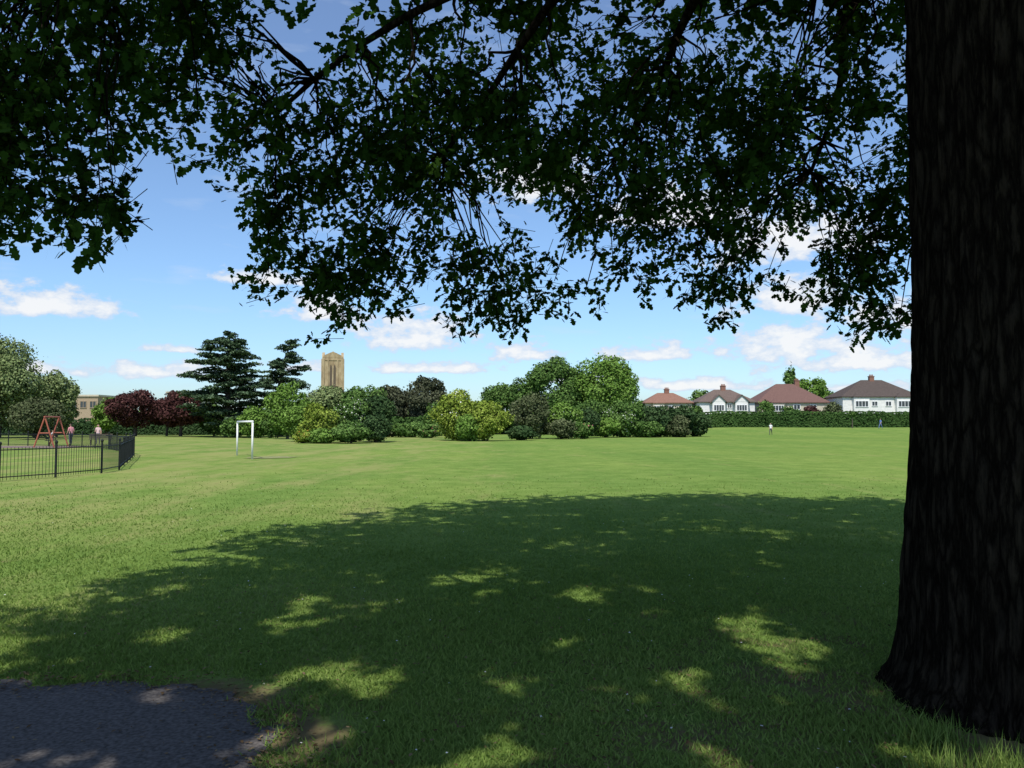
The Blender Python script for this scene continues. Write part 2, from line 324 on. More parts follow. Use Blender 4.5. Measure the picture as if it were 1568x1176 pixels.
limbs=[((-2.2,7.3,4.5),.10,1.6,4.6),((-.7,7.9,4.3),.10,1.8,5.0),((1.1,8.2,4.4),.10,1.8,4.7),((3.2,8.4,4.3),.10,1.5,4.9),((-3.3,5.4,4.7),.11,1.5,4.8),((-1.4,5.8,5.4),.10,1.2,5.3),((4.8,8.3,4.4),.11,1.4,4.6),
 ((8.5,7.5,6),.14,1.6,5),((9.2,3,6.5),.14,1.5,5.3),((7,-1,7),.14,1.5,5.5),((2.5,-2.4,7.5),.14,1.3,5.5),((-1.8,-.8,7.8),.14,1.3,5.4),((-4,2.3,7.6),.14,1.3,5.6),((-3.7,6.5,7.5),.14,1.2,5.9),((-.6,10.8,7.5),.15,1.2,5.9),((4.5,12,7.8),.15,1.2,5.8),
 ((3.2,5.2,13),.22,0,6.2),((.2,6.8,11.2),.15,.8,6.1),((5.8,7.8,11.5),.15,.8,6.2),((5,2.2,11.5),.15,.8,6.2),((1,2,11.4),.15,.8,6.1),((.6,9.6,9.8),.13,.8,6.1),
 ((-4.2,-1.2,8.4),.13,1.3,5.8),((-.2,-3.2,8.2),.13,1.3,5.7)]  # last two limbs added to carry the unseen shading clusters
for e,r0,rise,z0 in limbs:
    limb((top[0]+rng.normal(0,.12),top[1]+rng.normal(0,.12),z0),e,r0,.02,rise)
for s in range(26):
    b=skel[rng.integers(0,len(skel))]
    d=np.array([b[0]-TX,b[1]-TY,0]); d/=np.linalg.norm(d)+1e-6
    e=np.array(b[:3])+d*rng.uniform(.6,2)+np.array([rng.normal(0,1),rng.normal(0,1),rng.uniform(-.5,1.2)])
    if e[2]<4.2: e[2]=4.2+rng.random()
    if e[1]<4 and e[2]<6: e[2]=6.3
    limb(b[:3],e,b[3]*.8,.012,.2,8,.1,5)
rimx=[-2.35,-1.95,-1.6,-1.1,-.8,-.35,.04,.43,.73,1.02,1.5,2.07,2.5,3.05,3.35,3.7,5,7]
rimz=[3.25,3.00,2.76,2.95,3.30,2.95,2.95,3.25,3.1,3.45,3.3,3.02,3.2,3.02,2.78,2.62,2.9,3.6]
CL=[]  # (x,y,z,spread,nsprays,kind)
tips=[(-2.28,7.4,3.02),(-2.12,7.5,3.55),(-2.15,7.6,4.0),(-2.2,7.5,3.3),(-2.25,7.5,3.75),(-1.62,7.8,2.68),(-1.66,7.7,2.85),(-1.12,7.8,2.90),(-1.4,7.8,3.0),(-1.94,7.7,3.0),(-.36,8.0,2.76),(-.42,8.0,2.9),(.05,8,2.74),(.0,8,2.85),(-.15,8,2.9),(.43,8,3.05),(.73,8,2.9),(1.02,8,3.3),(1.48,8,3.14),
 (2.07,8,2.86),(2.15,7.9,3.05),(2.5,7.8,3.02),(3.05,7.5,2.85),(3.33,7.3,2.70),(3.42,7,2.5),(3.5,7.2,2.7),(-.8,8,3.2),(-1.3,7.7,3.3),
 (-2.18,6.0,3.70),(-2.1,6.3,4.05),(-2.45,6.1,4.05),(-1.95,6.2,4.2)]
for t_ in tips: CL.append((*t_,.13,8,0))
for x_,y_,z_ in [(-2.97,5.0,2.95),(-2.72,5.2,3.08),(-2.62,5.2,3.02),(-3.1,4.8,3.0),(-2.95,5.1,3.12),(-3.25,5,3.2),(-3.4,5.1,3.35),(-3.1,5.0,3.4),(-2.8,5.2,3.35),(-2.68,5.3,3.3),(-2.9,5.1,3.6),(-3.25,5,3.7),(-2.75,5.3,3.65),(-3.05,5.2,3.9),(-3.4,5.2,3.95),(-3.5,5.0,3.65)]:
    CL.append((x_,y_,z_,.14,8,0))
def fill(n_,x0,x1,y0,y1,z0,z1,sg,ns,kd,thr,fz=1.3,test=None):
    c=0;k=0
    while c<n_ and k<50000:
        k+=1
        x_=rng.uniform(x0,x1);y_=rng.uniform(y0,y1);z_=rng.uniform(z0,z1)
        if test and not test(x_,y_,z_): continue
        if mnoise.noise(Vector((x_*fz,y_*fz*.6,z_*fz*1.2)))<thr: continue
        CL.append((x_,y_,z_,sg,ns,kd)); c+=1
fill(38,-4.3,-2.5,4.9,6.3,3.85,5.1,.18,8,0,-.1)
fill(26,-3.2,-2.4,6.0,7.4,4.45,5.6,.19,7,0,-.05)
fill(10,-3.9,-2.8,4.7,5.6,3.2,3.9,.16,7,0,-.1)
def rimtest(x,y,z):
    if x<-1.6 and z>4.4: return False
    return z>np.interp(x,rimx,rimz)+.12+max(0,7.4-y)*.35
fill(198,-2.3,4.6,6.6,8.7,2.6,5.2,.155,9,0,.02,1.45,rimtest)
def land(x,y,z): return x+.087*z, y+.619*z      # where a leaf's shadow falls
def gapnoise(x,y,z):
    gx,g=land(x,y,z); return mnoise.noise(Vector((gx*2.1,g*1.45,5.3)))+.55*mnoise.noise(Vector((gx*4.9,g*3.4,8.8)))
def dome(count,lo,hi,test,sg,ns,kd):
    c=0; tries=0
    while c<count and tries<200000:
        tries+=1
        d=rng.normal(size=3); d/=np.linalg.norm(d); rr=rng.uniform(.35,1)**.5
        x_=3.1+7.7*d[0]*rr; y_=4.9+(8.3 if d[1]>0 else 9.4)*d[1]*rr; z_=6.6+7.2*d[2]*rr
        if not(lo<=z_<hi): continue
        if not test(x_,y_,z_): continue
        CL.append((x_,y_,z_,sg,ns,kd)); c+=1
def low(x,y,z):
    if z<4.6: return False
    if y<4.8 and not(z>5.6): return False
    if x<-1.5: return False
    if y<2: return False
    return mnoise.noise(Vector((x*.85,y*.85,z*1.0+3)))>.10
def high(x,y,z):
    if z<8 and y<1: return False
    if z<8.6 and y>8 and (-3.8<x<-2.0): return False
    if z<8.6 and y>8.5: return mnoise.noise(Vector((x*.9,y*.9,z*.9)))>-.05
    return True
dome(160,4.6,7.2,low,.28,9,1)
dome(1200,7.2,20,high,.36,9,2)
# out-of-view leaf clusters added so their shade covers the foreground and path
for i in range(430):
    g=rng.uniform(2.6,7.4); gx=rng.uniform(-4.3,3.2); z_=rng.uniform(7.3,10.4)
    if gx<-3.2-.35*math.sin(g*2.1): 
        if rng.random()<.6: continue
    CL.append((gx-.087*z_,g-.619*z_,z_,.36,9,2))
for i in range(60):  # extra unseen leaf clusters, added to keep the trunk in shade
    g=rng.uniform(3.8,7.2); gx=rng.uniform(2.2,4.4); z_=rng.uniform(7.3,9.8); CL.append((gx-.087*z_,g-.619*z_,z_,.34,9,2))
SK=np.array(skel)
sp_pos=[];sp_dir=[];sp_kind=[]
for (x_,y_,z_,sg,ns,kd) in CL:
    p_=np.array([x_,y_,z_]); dv=SK[:,:3]-p_; ds=np.linalg.norm(dv,axis=1)+.25*np.hypot(SK[:,0]-TX,SK[:,1]-TY)
    b=SK[ds.argmin()]
    pts=limb(b[:3],p_,min(b[3]*.6,.018 if kd==0 else .022),.004,.25 if kd==0 else .1,6,.06,4,False)
    for s in range(ns):
        q=p_+rng.normal(0,sg,3)*np.array([1,1,.75])
        if kd==2:
            gx,g=land(*q)
            if not(2.4<gx<4.8 and 4.0<g<7.6):
                th=.07 if g<6.2 else (.07+.45*min(1,(g-6.2)/3.2))
                if gapnoise(q[0]+.0,q[1],q[2])>th: continue
        outd=q-np.array([TX,TY,q[2]]); outd/=np.linalg.norm(outd)+1e-6
        d=outd*.5+rng.normal(0,.6,3)+np.array([0,0,-.3 if kd==0 else 0]); d/=np.linalg.norm(d)
        sp_pos.append(q); sp_dir.append(d); sp_kind.append(kd)
mb.obj('limbs_and_branches',bark,oak,True)
SP=np.array(sp_pos); SD=np.array(sp_dir); SKD=np.array(sp_kind)
def norm(a): return a/(np.linalg.norm(a,axis=-1,keepdims=True)+1e-9)
lobed=np.array([(0,0),(.10,.18),(.24,.30),(.13,.42),(.33,.60),(.18,.72),(.20,.86),(0,1.0),(-.20,.86),(-.18,.72),(-.33,.60),(-.13,.42),(-.24,.30),(-.10,.18)])
simple=np.array([(0,0),(.30,.45),(.22,.85),(0,1),(-.22,.85),(-.30,.45)])
oakm=leafmat('oak_leaves',(.014,.034,.007),(.026,.062,.010),(.058,.118,.020),transl=.28,plain=True)
oakd=leafmat('oak_leaves_upper',(.014,.034,.007),(.026,.062,.010),(.055,.112,.020),transl=.10,plain=True)
def sprays(P,D,nl,L0,tw,shape,name,wide=1.0,mat=None):
    n=len(P); t=np.linspace(0,1,nl)[None,:,None]
    side=norm(np.cross(D,np.array([0,0,1.])+rng.normal(0,.4,(n,3))))
    base=P[:,None,:]+D[:,None,:]*(t-.5*(mat is oakd))*tw + rng.normal(0,.03,(n,nl,3))
    sgn=np.where(np.arange(nl)%2==0,1,-1)[None,:,None]
    ld=norm(D[:,None,:]*.5+side[:,None,:]*sgn*.75+rng.normal(0,.45,(n,nl,3))+np.array([0,0,-.1]))
    up=norm(np.array([0,0,1.])+rng.normal(0,.6,(n,nl,3)))
    lx=norm(np.cross(ld,up)); L=L0*(.6+.65*rng.random((n,nl,1)))
    V=base[:,:,None,:]+ (lx*L*wide)[:,:,None,:]*shape[None,None,:,0:1]+(ld*L)[:,:,None,:]*shape[None,None,:,1:2]
    V[...,2]-= (L[:,:,None,0]*.18)*shape[None,None,:,1]**2
    V=V.reshape(n*nl,len(shape),3)
    return poly_array_obj(name,V,mat or oakm,np.clip(np.repeat(rng.random(n),nl)*.5+rng.random(n*nl)*.5,0,1),oak)
sprays(SP[SKD==0],SD[SKD==0],13,.084,.24,lobed,'foliage_low_boughs',1.15)
sprays(SP[SKD==1],SD[SKD==1],13,.096,.30,lobed,'foliage_middle_tier',1.15)
sprays(SP[SKD==2],SD[SKD==2],12,.140,.28,simple,'foliage_crown',1.3,oakd)
tw=MB()
for q,d,kd in zip(SP,SD,SKD):
    if kd==0: tw.tube([q-d*.12,q+d*.1,q+d*.24],[.0035,.0025,.001],3,False)
tw.obj('twigs',bark,oak)
# ------------------------------------------------------------ distant vegetation
def br(t,k): return tuple(tuple(min(.8,c*k) for c in q) for q in t)
GREEN={
 'mid':br(((.022,.048,.012),(.055,.100,.025),(.105,.17,.045)),1.35),
 'bright':br(((.04,.080,.014),(.088,.158,.028),(.15,.235,.055)),1.2),
 'lime':((.075,.115,.016),(.165,.225,.034),(.27,.33,.065)),
 'dark':br(((.012,.026,.010),(.028,.052,.020),(.055,.090,.034)),1.3),
 'olive':br(((.022,.032,.014),(.055,.068,.030),(.095,.11,.055)),1.3),
 'copper':((.028,.013,.013),(.062,.027,.026),(.115,.056,.048)),
 'brown':((.024,.030,.016),(.056,.064,.036),(.105,.112,.066)),
 'willow':((.06,.090,.032),(.14,.185,.070),(.22,.27,.115)),
 'cedar':((.030,.055,.028),(.068,.108,.055),(.125,.18,.095)),
 'hedge':((.022,.050,.014),(.045,.088,.024),(.080,.135,.040)),
 'white':((.45,.46,.38),(.6,.6,.52),(.75,.75,.7)),
 'pink':((.35,.05,.10),(.5,.10,.16),(.6,.2,.25)),
 'orange':((.4,.09,.03),(.5,.14,.04),(.6,.25,.06)),
}
FM={k:leafmat('foliage_'+k,*v,transl=0,plain=True) for k,v in GREEN.items()}
woodm=noisemat('distant_bark',(.05,.04,.03),(.11,.09,.07),scale=6)
def leafquads(P,Nn,size,spread=.6):
    n=len(P); nn=norm(Nn*.9+np.array([0,0,.25])+rng.normal(0,spread,(n,3))); a=norm(np.cross(nn,rng.normal(size=(n,3)))); b=np.cross(nn,a)
    s=size*(.55+.9*rng.random((n,1))); sh=[(-.5,-.15),(.1,-.5),(.5,.1),(-.1,.45)]
    return np.stack([P+a*s*u+b*s*v for u,v in sh],1)
def blobs_leaves(bl,dens,size):
    P=[];Q=[];A=[]
    for (cx,cy,cz,r0,r1,r2) in bl:
        ar=4*math.pi*((r0*r1)**1.6/3+(r0*r2)**1.6/3+(r1*r2)**1.6/3)**(1/1.6)
        n=int(dens*ar/(size*size*.45)); d=norm(rng.normal(size=(n,3))); 
        tf_=np.sin(d[:,0:1]*7+cx*3)*np.sin(d[:,1:2]*6+cy)*np.sin(d[:,2:3]*8+cz*2)
        rr=1-.30*rng.random((n,1))**1.4+.14*tf_+.12*rng.random((n,1))**7*3
        P.append(np.array([cx,cy,cz])+d*rr*np.array([r0,r1,r2])); Q.append(d); A.append(np.clip(rng.random(n)*.7+rng.random()*.38+.12*tf_[:,0],0,1))
    return np.concatenate(P),np.concatenate(Q),np.concatenate(A)
def crown_blobs(cx,cy,z0,z1,rx,ry,ns=20,sub=.42,conic=0):
    cz=(z0+z1)/2; rz=(z1-z0)/2; bl=[(cx,cy,cz,rx*.72,ry*.72,rz*.75)]
    for i in range(ns):
        d=rng.normal(size=3); d/=np.linalg.norm(d); q=rng.uniform(.5,1.35)*sub
        if d[1]>.6: d[1]*=-1
        k=1-q*rng.uniform(.7,.98)
        tap=1-conic*max(0,d[2])
        bl.append((cx+d[0]*rx*k*tap,cy+d[1]*ry*k*tap,cz+d[2]*rz*k*1.0,rx*q*rng.uniform(.85,1.15),ry*q,min(rz,rx)*q*rng.uniform(.75,1.05)))
    return bl
def plant(name,cx,cy,top,rx,kind,z0=.0,size=None,trunk=True,ns=24,sub=.36,dens=.72,flower=None,ff=.08,ry=None,conic=0):
    gz=float(H(cx,cy)); size=size or max(.12,.0022*cy+.02)
    e=empty(name,(cx,cy,gz)); ry=ry or rx
    bl=crown_blobs(0,0,z0,top-gz,rx,ry,ns,sub,conic)
    P,Q,A=blobs_leaves(bl,dens,size); k=P[:,2]>.03; P,Q,A=P[k],Q[k],A[k]
    poly_array_obj('foliage',leafquads(P,Q,size),FM[kind],A,e)
    if flower:
        m=(rng.random(len(P))<ff)&(Q[:,2]>-.3); cl=np.sin(P[:,0]*2.3)+np.sin(P[:,2]*3+P[:,0]); m&=cl>-.4
        poly_array_obj('blossom',leafquads(P[m]*1.01,Q[m],size*.62),FM[flower],None,e)
    b=MB()
    if trunk:
        r0=max(.08,rx*.055); hh=z0+(top-z0)*.55
        b.tube([(0,0,-.1),(.05,0,hh*.4),(0,.05,hh)],[r0*1.3,r0,r0*.45],8)
        for i in range(7):
            a=rng.random()*6.28; l=rx*.6; b.tube([(0,0,z0+.1+(top-z0)*.12*rng.random()),(math.cos(a)*l*.5,math.sin(a)*l*.5,z0+(top-z0)*.35),(math.cos(a)*l,math.sin(a)*l,z0+(top-z0)*rng.uniform(.45,.8))],[r0*.6,r0*.4,r0*.12],5)
    else:
        for i in range(6):
            a=rng.random()*6.28; l=rx*.5; b.tube([(.1*math.cos(a),.1*math.sin(a),-.05),(math.cos(a)*l*.5,math.sin(a)*l*.5,top*.35),(math.cos(a)*l,math.sin(a)*l,top*.7)],[.05,.035,.012],5)
    b.obj('stems',woodm,e)
    return e
T=plant
# left group
T('willow_tree',-60,93,11.9,6.2,'willow',1.0,ns=34,sub=.3)
T('willow_tree',-55.4,97,8.4,2.6,'willow',.8)
T('ash_tree',-56.6,99,6.4,2.1,'mid',.6)
T('shrub',-51.2,86,4.5,2.7,'olive',0,trunk=False)
T('shrub',-57,84,3.0,2.6,'mid',0,trunk=False)
T('shrub',-55.8,110,5.6,2.0,'bright',0,trunk=False)
T('copper_beech_tree',-49.6,105,6.3,3.7,'copper',1.3,ns=30,sub=.33)
T('copper_beech_tree',-43.2,104,6.0,3.5,'copper',1.4,ns=30,sub=.33)
T('copper_beech_tree',-46.3,107,5.0,2.4,'copper',1.2)
T('shrub',-40.3,108,4.6,2.0,'mid',0,trunk=False)
T('shrub',-33.5,96,2.4,1.7,'mid',0,trunk=False)
T('shrub',-30,94,4.0,2.1,'bright',0,trunk=False)
T('shrub',-27.4,93,4.8,2.0,'mid',0,trunk=False)
T('maple_tree',-24.2,86,6.3,2.4,'bright',.4)
T('maple_tree',-22.6,100,6.6,3.6,'willow',.6)
T('maple_tree',-18.2,99,6.7,3.2,'mid',.6)
T('lime_shrub',-16.6,68.5,3.4,1.8,'lime',0,trunk=False)
T('shrub',-18.8,72,3.9,1.8,'bright',0,trunk=False)
T('flowering_shrub',-14.3,70.5,3.9,2.0,'mid',0,trunk=False,flower='white',ff=.14)
T('shrub',-12.3,72.5,4.4,1.8,'dark',0,trunk=False)
T('shrub',-11.9,69.5,2.6,1.3,'dark',0,trunk=False)
T('shrub',-13.4,66,1.8,1.6,'mid',0,trunk=False)
T('shrub',-15.6,65.5,1.3,1.2,'bright',0,trunk=False)
T('shrub',-17.2,66,1.1,.9,'lime',0,trunk=False,flower='orange',ff=.15)
# centre
T('field_maple_tree',-19.3,130,8.3,3.6,'brown',1.4,ns=30,sub=.33)
T('field_maple_tree',-14.0,129,9.3,3.9,'brown',1.4,ns=30,sub=.33)
T('shrub',-9.6,112,5.0,2.8,'mid',0,trunk=False)
T('shrub',-12.6,100,1.9,2.6,'mid',0,trunk=False)
T('rose_shrub',-9.6,94,1.6,1.7,'mid',0,trunk=False,flower='pink',ff=.10)
T('shrub',-15.5,102,1.6,2.4,'olive',0,trunk=False)
T('shrub',-17.8,104,1.9,2.2,'mid',0,trunk=False)
T('lime_shrub',-5.6,80,5.0,2.7,'lime',0,trunk=False,flower='white',ff=.06)
T('lime_shrub',-2.5,78,3.9,2.3,'lime',0,trunk=False)
T('shrub',-4.0,77,2.6,1.7,'bright',0,trunk=False)
T('ash_tree',-2.2,125,8.5,3.0,'mid',.8)
T('field_maple_tree',1.9,121,8.8,3.2,'mid',.8)
T('large_oak_tree',6.4,121,12.0,5.0,'mid',1.0,ns=40,sub=.28)
T('large_oak_tree',13.8,120,12.3,5.4,'bright',1.0,ns=44,sub=.27)
T('large_oak_tree',10.2,123,9.5,4.0,'mid',.8)
T('shrub',2.1,88,5.3,2.3,'olive',0,trunk=False)
T('shrub',1.1,82,1.5,1.6,'dark',0,trunk=False)
T('shrub',5.8,91,4.2,2.1,'bright',0,trunk=False,flower='white',ff=.05)
T('shrub',5.4,87,2.4,1.8,'olive',0,trunk=False)
T('rose_shrub',7.6,88,1.9,1.4,'mid',0,trunk=False,flower='pink',ff=.1)
T('shrub',8.6,93,3.8,1.7,'dark',0,trunk=False)
T('shrub',10.6,106,5.0,3.0,'mid',0,trunk=False)
T('shrub',11.2,96,2.7,1.8,'bright',0,trunk=False)
T('flowering_shrub',13.8,98,4.5,2.6,'mid',0,trunk=False,flower='white',ff=.16)
T('shrub',18.2,101,4.1,2.7,'dark',0,trunk=False)
T('shrub',16.4,97,2.2,1.8,'mid',0,trunk=False)
T('shrub',21.6,104,4.2,2.7,'dark',0,trunk=False)
T('shrub',20.6,100,2.8,2.0,'olive',0,trunk=False)
T('shrub',24.2,106,3.4,2.2,'dark',0,trunk=False)
# right, behind houses
T('ash_tree',42.8,182,9.8,3.6,'mid',1)
T('ash_tree',73.5,196,13.4,5.3,'bright',1,ns=32,sub=.3)
T('ash_tree',78,200,11,4,'mid',1)
T('shrub',52,164,6.8,2.0,'mid',0,trunk=False)
T('shrub',37.6,163,5.9,1.6,'mid',0,trunk=False)
T('shrub',65.6,163,6.3,2.2,'olive',0,trunk=False)
T('shrub',60.5,162,5.4,2.6,'copper',0,trunk=False)
T('shrub',56.4,162,5.4,2.2,'mid',0,trunk=False)
T('ash_tree',28,175,7.2,3,'mid',.5)
T('poplar_tree',70.4,201,18.3,1.9,'mid',2,ns=46,sub=.5)
T('poplar_tree',-110,180,13,1.4,'mid',2,ns=30,sub=.5)
T('poplar_tree',-106,181,12,1.3,'mid',2,ns=30,sub=.5)
T('young_tree',61,143,4.0,.7,'mid',2.0,ns=10)
def cedar(name,cx,cy,top,rmax,lean=0,sparse=1.0):
    e=empty(name,(cx,cy,0)); b=MB(); b.tube([(0,0,-.1),(0,0,top*.5),(lean*.5,0,top*.82),(lean,0,top-.4)],[.42,.3,.14,.03],10)
    P=[];Q=[];z=1.7
    def pad(ox,zz,dx,dy,l,rise,thin):
        b.tube([(ox,0,zz),(ox+dx*l*.5,dy*l*.5,zz+rise*.8),(ox+dx*l,dy*l,zz+rise*.8-.05*l)],[.09*thin+.02,.05,.01],5)
        for q in range(int(2+l*1.3)):
            s0=rng.uniform(.35,1.0); cxp=ox+dx*l*s0+rng.normal(0,.25*l*.3); cyp=dy*l*s0+rng.normal(0,.25*l*.3); czp=zz+rise*.9*math.sin(min(s0,1)*1.6)+rng.normal(0,.10)
            rp=rng.uniform(.55,1.05)*(.45+.13*l); n=int(46*rp*rp*3)+12
            a_=rng.random(n)*6.283; r_=np.sqrt(rng.random(n))*rp*(1+.25*np.sin(a_*3+q))
            P.append(np.stack([cxp+r_*np.cos(a_),cyp+r_*np.sin(a_),czp+rng.normal(0,.07,n)-.20*r_+.10],1)); Q.append(np.tile([[0,0,1.]],(n,1)))
    while z<top-.5:
        t=(z-1.5)/(top-1.5); L=rmax*min(1,(top-z+.4)/(top*.46))**.75*(.85+.25*rng.random())
        nb_=int(6*sparse)+1; a0=rng.random()*6.28
        for k in range(nb_):
            a=a0+k*6.28/nb_+rng.normal(0,.35); l=L*rng.uniform(.55,1.12); 
            ox=lean*max(0,(t-.4)/.6)
            pad(ox,z+rng.normal(0,.22),math.cos(a),math.sin(a),l,l*rng.uniform(.05,.30),1-t)
        z+=rng.uniform(.75,1.05)*(1-.35*t)
    for k in range(7): pad(lean,top-.75+rng.random()*.5,math.cos(k*2.2),math.sin(k*2.2),.7,.25,.1)
    P=np.concatenate(P);Q=np.concatenate(Q)
    poly_array_obj('foliage',leafquads(P,Q,.24),FM['cedar'],None,e); b.obj('trunk_and_branches',woodm,e)
cedar('cedar_tree',-35.7,100,13.2,5.2)
cedar('cedar_tree',-31.0,106,12.8,4.2,lean=1.5,sparse=.62)
def hedge(name,x0,x1,y,top,thick,kind,size,lumps=1.0):
    e=empty(name)
    n=int((x1-x0)*(top+1)*3.0/(size*size*.45)*.7); x=rng.uniform(x0,x1,n); s=rng.random(n)
    gz=H(x,y); lump=lumps*(.16*np.sin(x*.5)+.10*np.sin(x*1.3+1)+.06*np.sin(x*3.1)); hh=top-gz+lump
    f=s<.7; z=np.where(f,rng.random(n)*hh,hh-.1*rng.random(n)); yy=np.where(f,y-thick*.5-.08*np.sin(x*1.7+z)-rng.random(n)*.15,y+rng.uniform(-.5,.5,n)*thick)
    P=np.stack([x,yy,z+gz],1); Q=np.where(f[:,None],[[0,-1,.3]],[[0,0,1.]])
    poly_array_obj('leaves',leafquads(P,Q,size,.45),FM[kind],np.clip(rng.random(n)*.6+.2*(np.sin(x*.35)+1)/2,0,1),e)
    m=MB(); xsn=np.linspace(x0+.3,x1-.3,int((x1-x0)/1.2))  # solid dark filler added inside, blocks the view through the leaves
    for i,xx in enumerate(xsn):
        g=float(H(xx,y)); hh=top-g-.35+lumps*(.16*math.sin(xx*.5)+.10*math.sin(xx*1.3+1)); yo=y-thick*.5+.18
        m.v+=[(xx,yo,g-.1),(xx,yo,g+hh),(xx,y+thick*.5-.2,g+hh),(xx,y+thick*.5-.2,g-.1)]
        if i: 
            b=4*(i-1); m.f+=[(b,b+4,b+5,b+1),(b+1,b+5,b+6,b+2),(b+2,b+6,b+7,b+3)]
    m.obj('solid_filler_core',FM['dark'],e)
hedge('hedge',24,110,150,3.95,2.0,'hedge',.36,.6)
hedge('hedge',-90,-33,117,2.3,1.5,'dark',.34)
hedge('hedge',-34,-8,124,2.8,1.5,'hedge',.36)
hedge('hedge',-10,26,127,3.6,1.5,'dark',.36)
bl=[]
for i in range(120):
    x_=-330+i*5.6+rng.normal(0,2); h_=rng.uniform(4.5,7.5); bl.append((x_,275+rng.normal(0,10),h_*.45,4.6,4,h_*.58))
P,Q,A=blobs_leaves(bl,.75,.8); k=P[:,2]>0
poly_array_obj('distant_trees',leafquads(P[k],Q[k],.8),FM['mid'],A[k])
# ------------------------------------------------------------ buildings
white=noisemat('white_render',(.62,.61,.58),(.74,.73,.70),scale=2,rough=.9)
cream=noisemat('cream_render',(.44,.39,.30),(.54,.48,.38),scale=2,rough=.9)
tanb=noisemat('tan_brick',(.30,.225,.15),(.38,.295,.20),scale=4,rough=.9,stretch=(1,1,3))
brick=noisemat('red_brick',(.17,.085,.06),(.27,.14,.10),scale=9,rough=.9,stretch=(1,1,4))
rt_red=noisemat('maroon_tiles',(.105,.058,.048),(.165,.092,.074),scale=3,rough=.85,stretch=(1,1,6),bump=.4)
rt_gry=noisemat('dark_brown_tiles',(.058,.046,.041),(.100,.080,.070),scale=3,rough=.9,stretch=(1,1,6),bump=.4,spec=.1)
rt_brn=noisemat('brown_tiles',(.095,.068,.055),(.15,.11,.09),scale=3,rough=.85,stretch=(1,1,6),bump=.4)
rt_org=noisemat('terracotta_tiles',(.17,.090,.062),(.25,.135,.095),scale=3,rough=.85,stretch=(1,1,6),bump=.4)
frame=noisemat('white_window_frame',(.72,.72,.72),(.8,.8,.8),scale=3,rough=.5)
glass=noisemat('window_glass',(.02,.025,.03),(.05,.06,.07),scale=1,rough=.12,spec=.6)
def hip(m,x0,x1,y0,y1,z0,z1,ov=.4,rl=None):
    x0-=ov;x1+=ov;y0-=ov;y1+=ov; d=(y1-y0)/2; cy=(y0+y1)/2; ins=min(d,(x1-x0)/2-.1) if rl is None else ((x1-x0)-rl)/2
    b=len(m.v); m.v+=[(x0,y0,z0),(x1,y0,z0),(x1,y1,z0),(x0,y1,z0),(x0+ins,cy,z1),(x1-ins,cy,z1),
      (x0,y0,z0-.18),(x1,y0,z0-.18),(x1,y1,z0-.18),(x0,y1,z0-.18)]
    m.f+=[tuple(b+i for i in q) for q in [(0,1,5,4),(2,3,4,5),(1,2,5),(3,0,4),(6,7,1,0),(7,8,2,1),(8,9,3,2),(9,6,0,3),(9,8,7,6)]]
def window(fr,gl,xc,zc,w,h,y,nm=3):
    t=.11
    fr.box(xc-w/2,xc+w/2,y-.10,y-.002,zc+h/2-t,zc+h/2); fr.box(xc-w/2,xc+w/2,y-.14,y-.002,zc-h/2,zc-h/2+t)
    fr.box(xc-w/2,xc-w/2+t,y-.095,y-.002,zc-h/2+t,zc+h/2-t); fr.box(xc+w/2-t,xc+w/2,y-.095,y-.002,zc-h/2+t,zc+h/2-t)
    for i in range(1,nm):
        x=xc-w/2+w*i/nm; fr.box(x-.045,x+.045,y-.09,y-.002,zc-h/2+t,zc+h/2-t)
    gl.box(xc-w/2+t*.5,xc+w/2-t*.5,y-.05,y-.001,zc-h/2+t*.5,zc+h/2-t*.5)
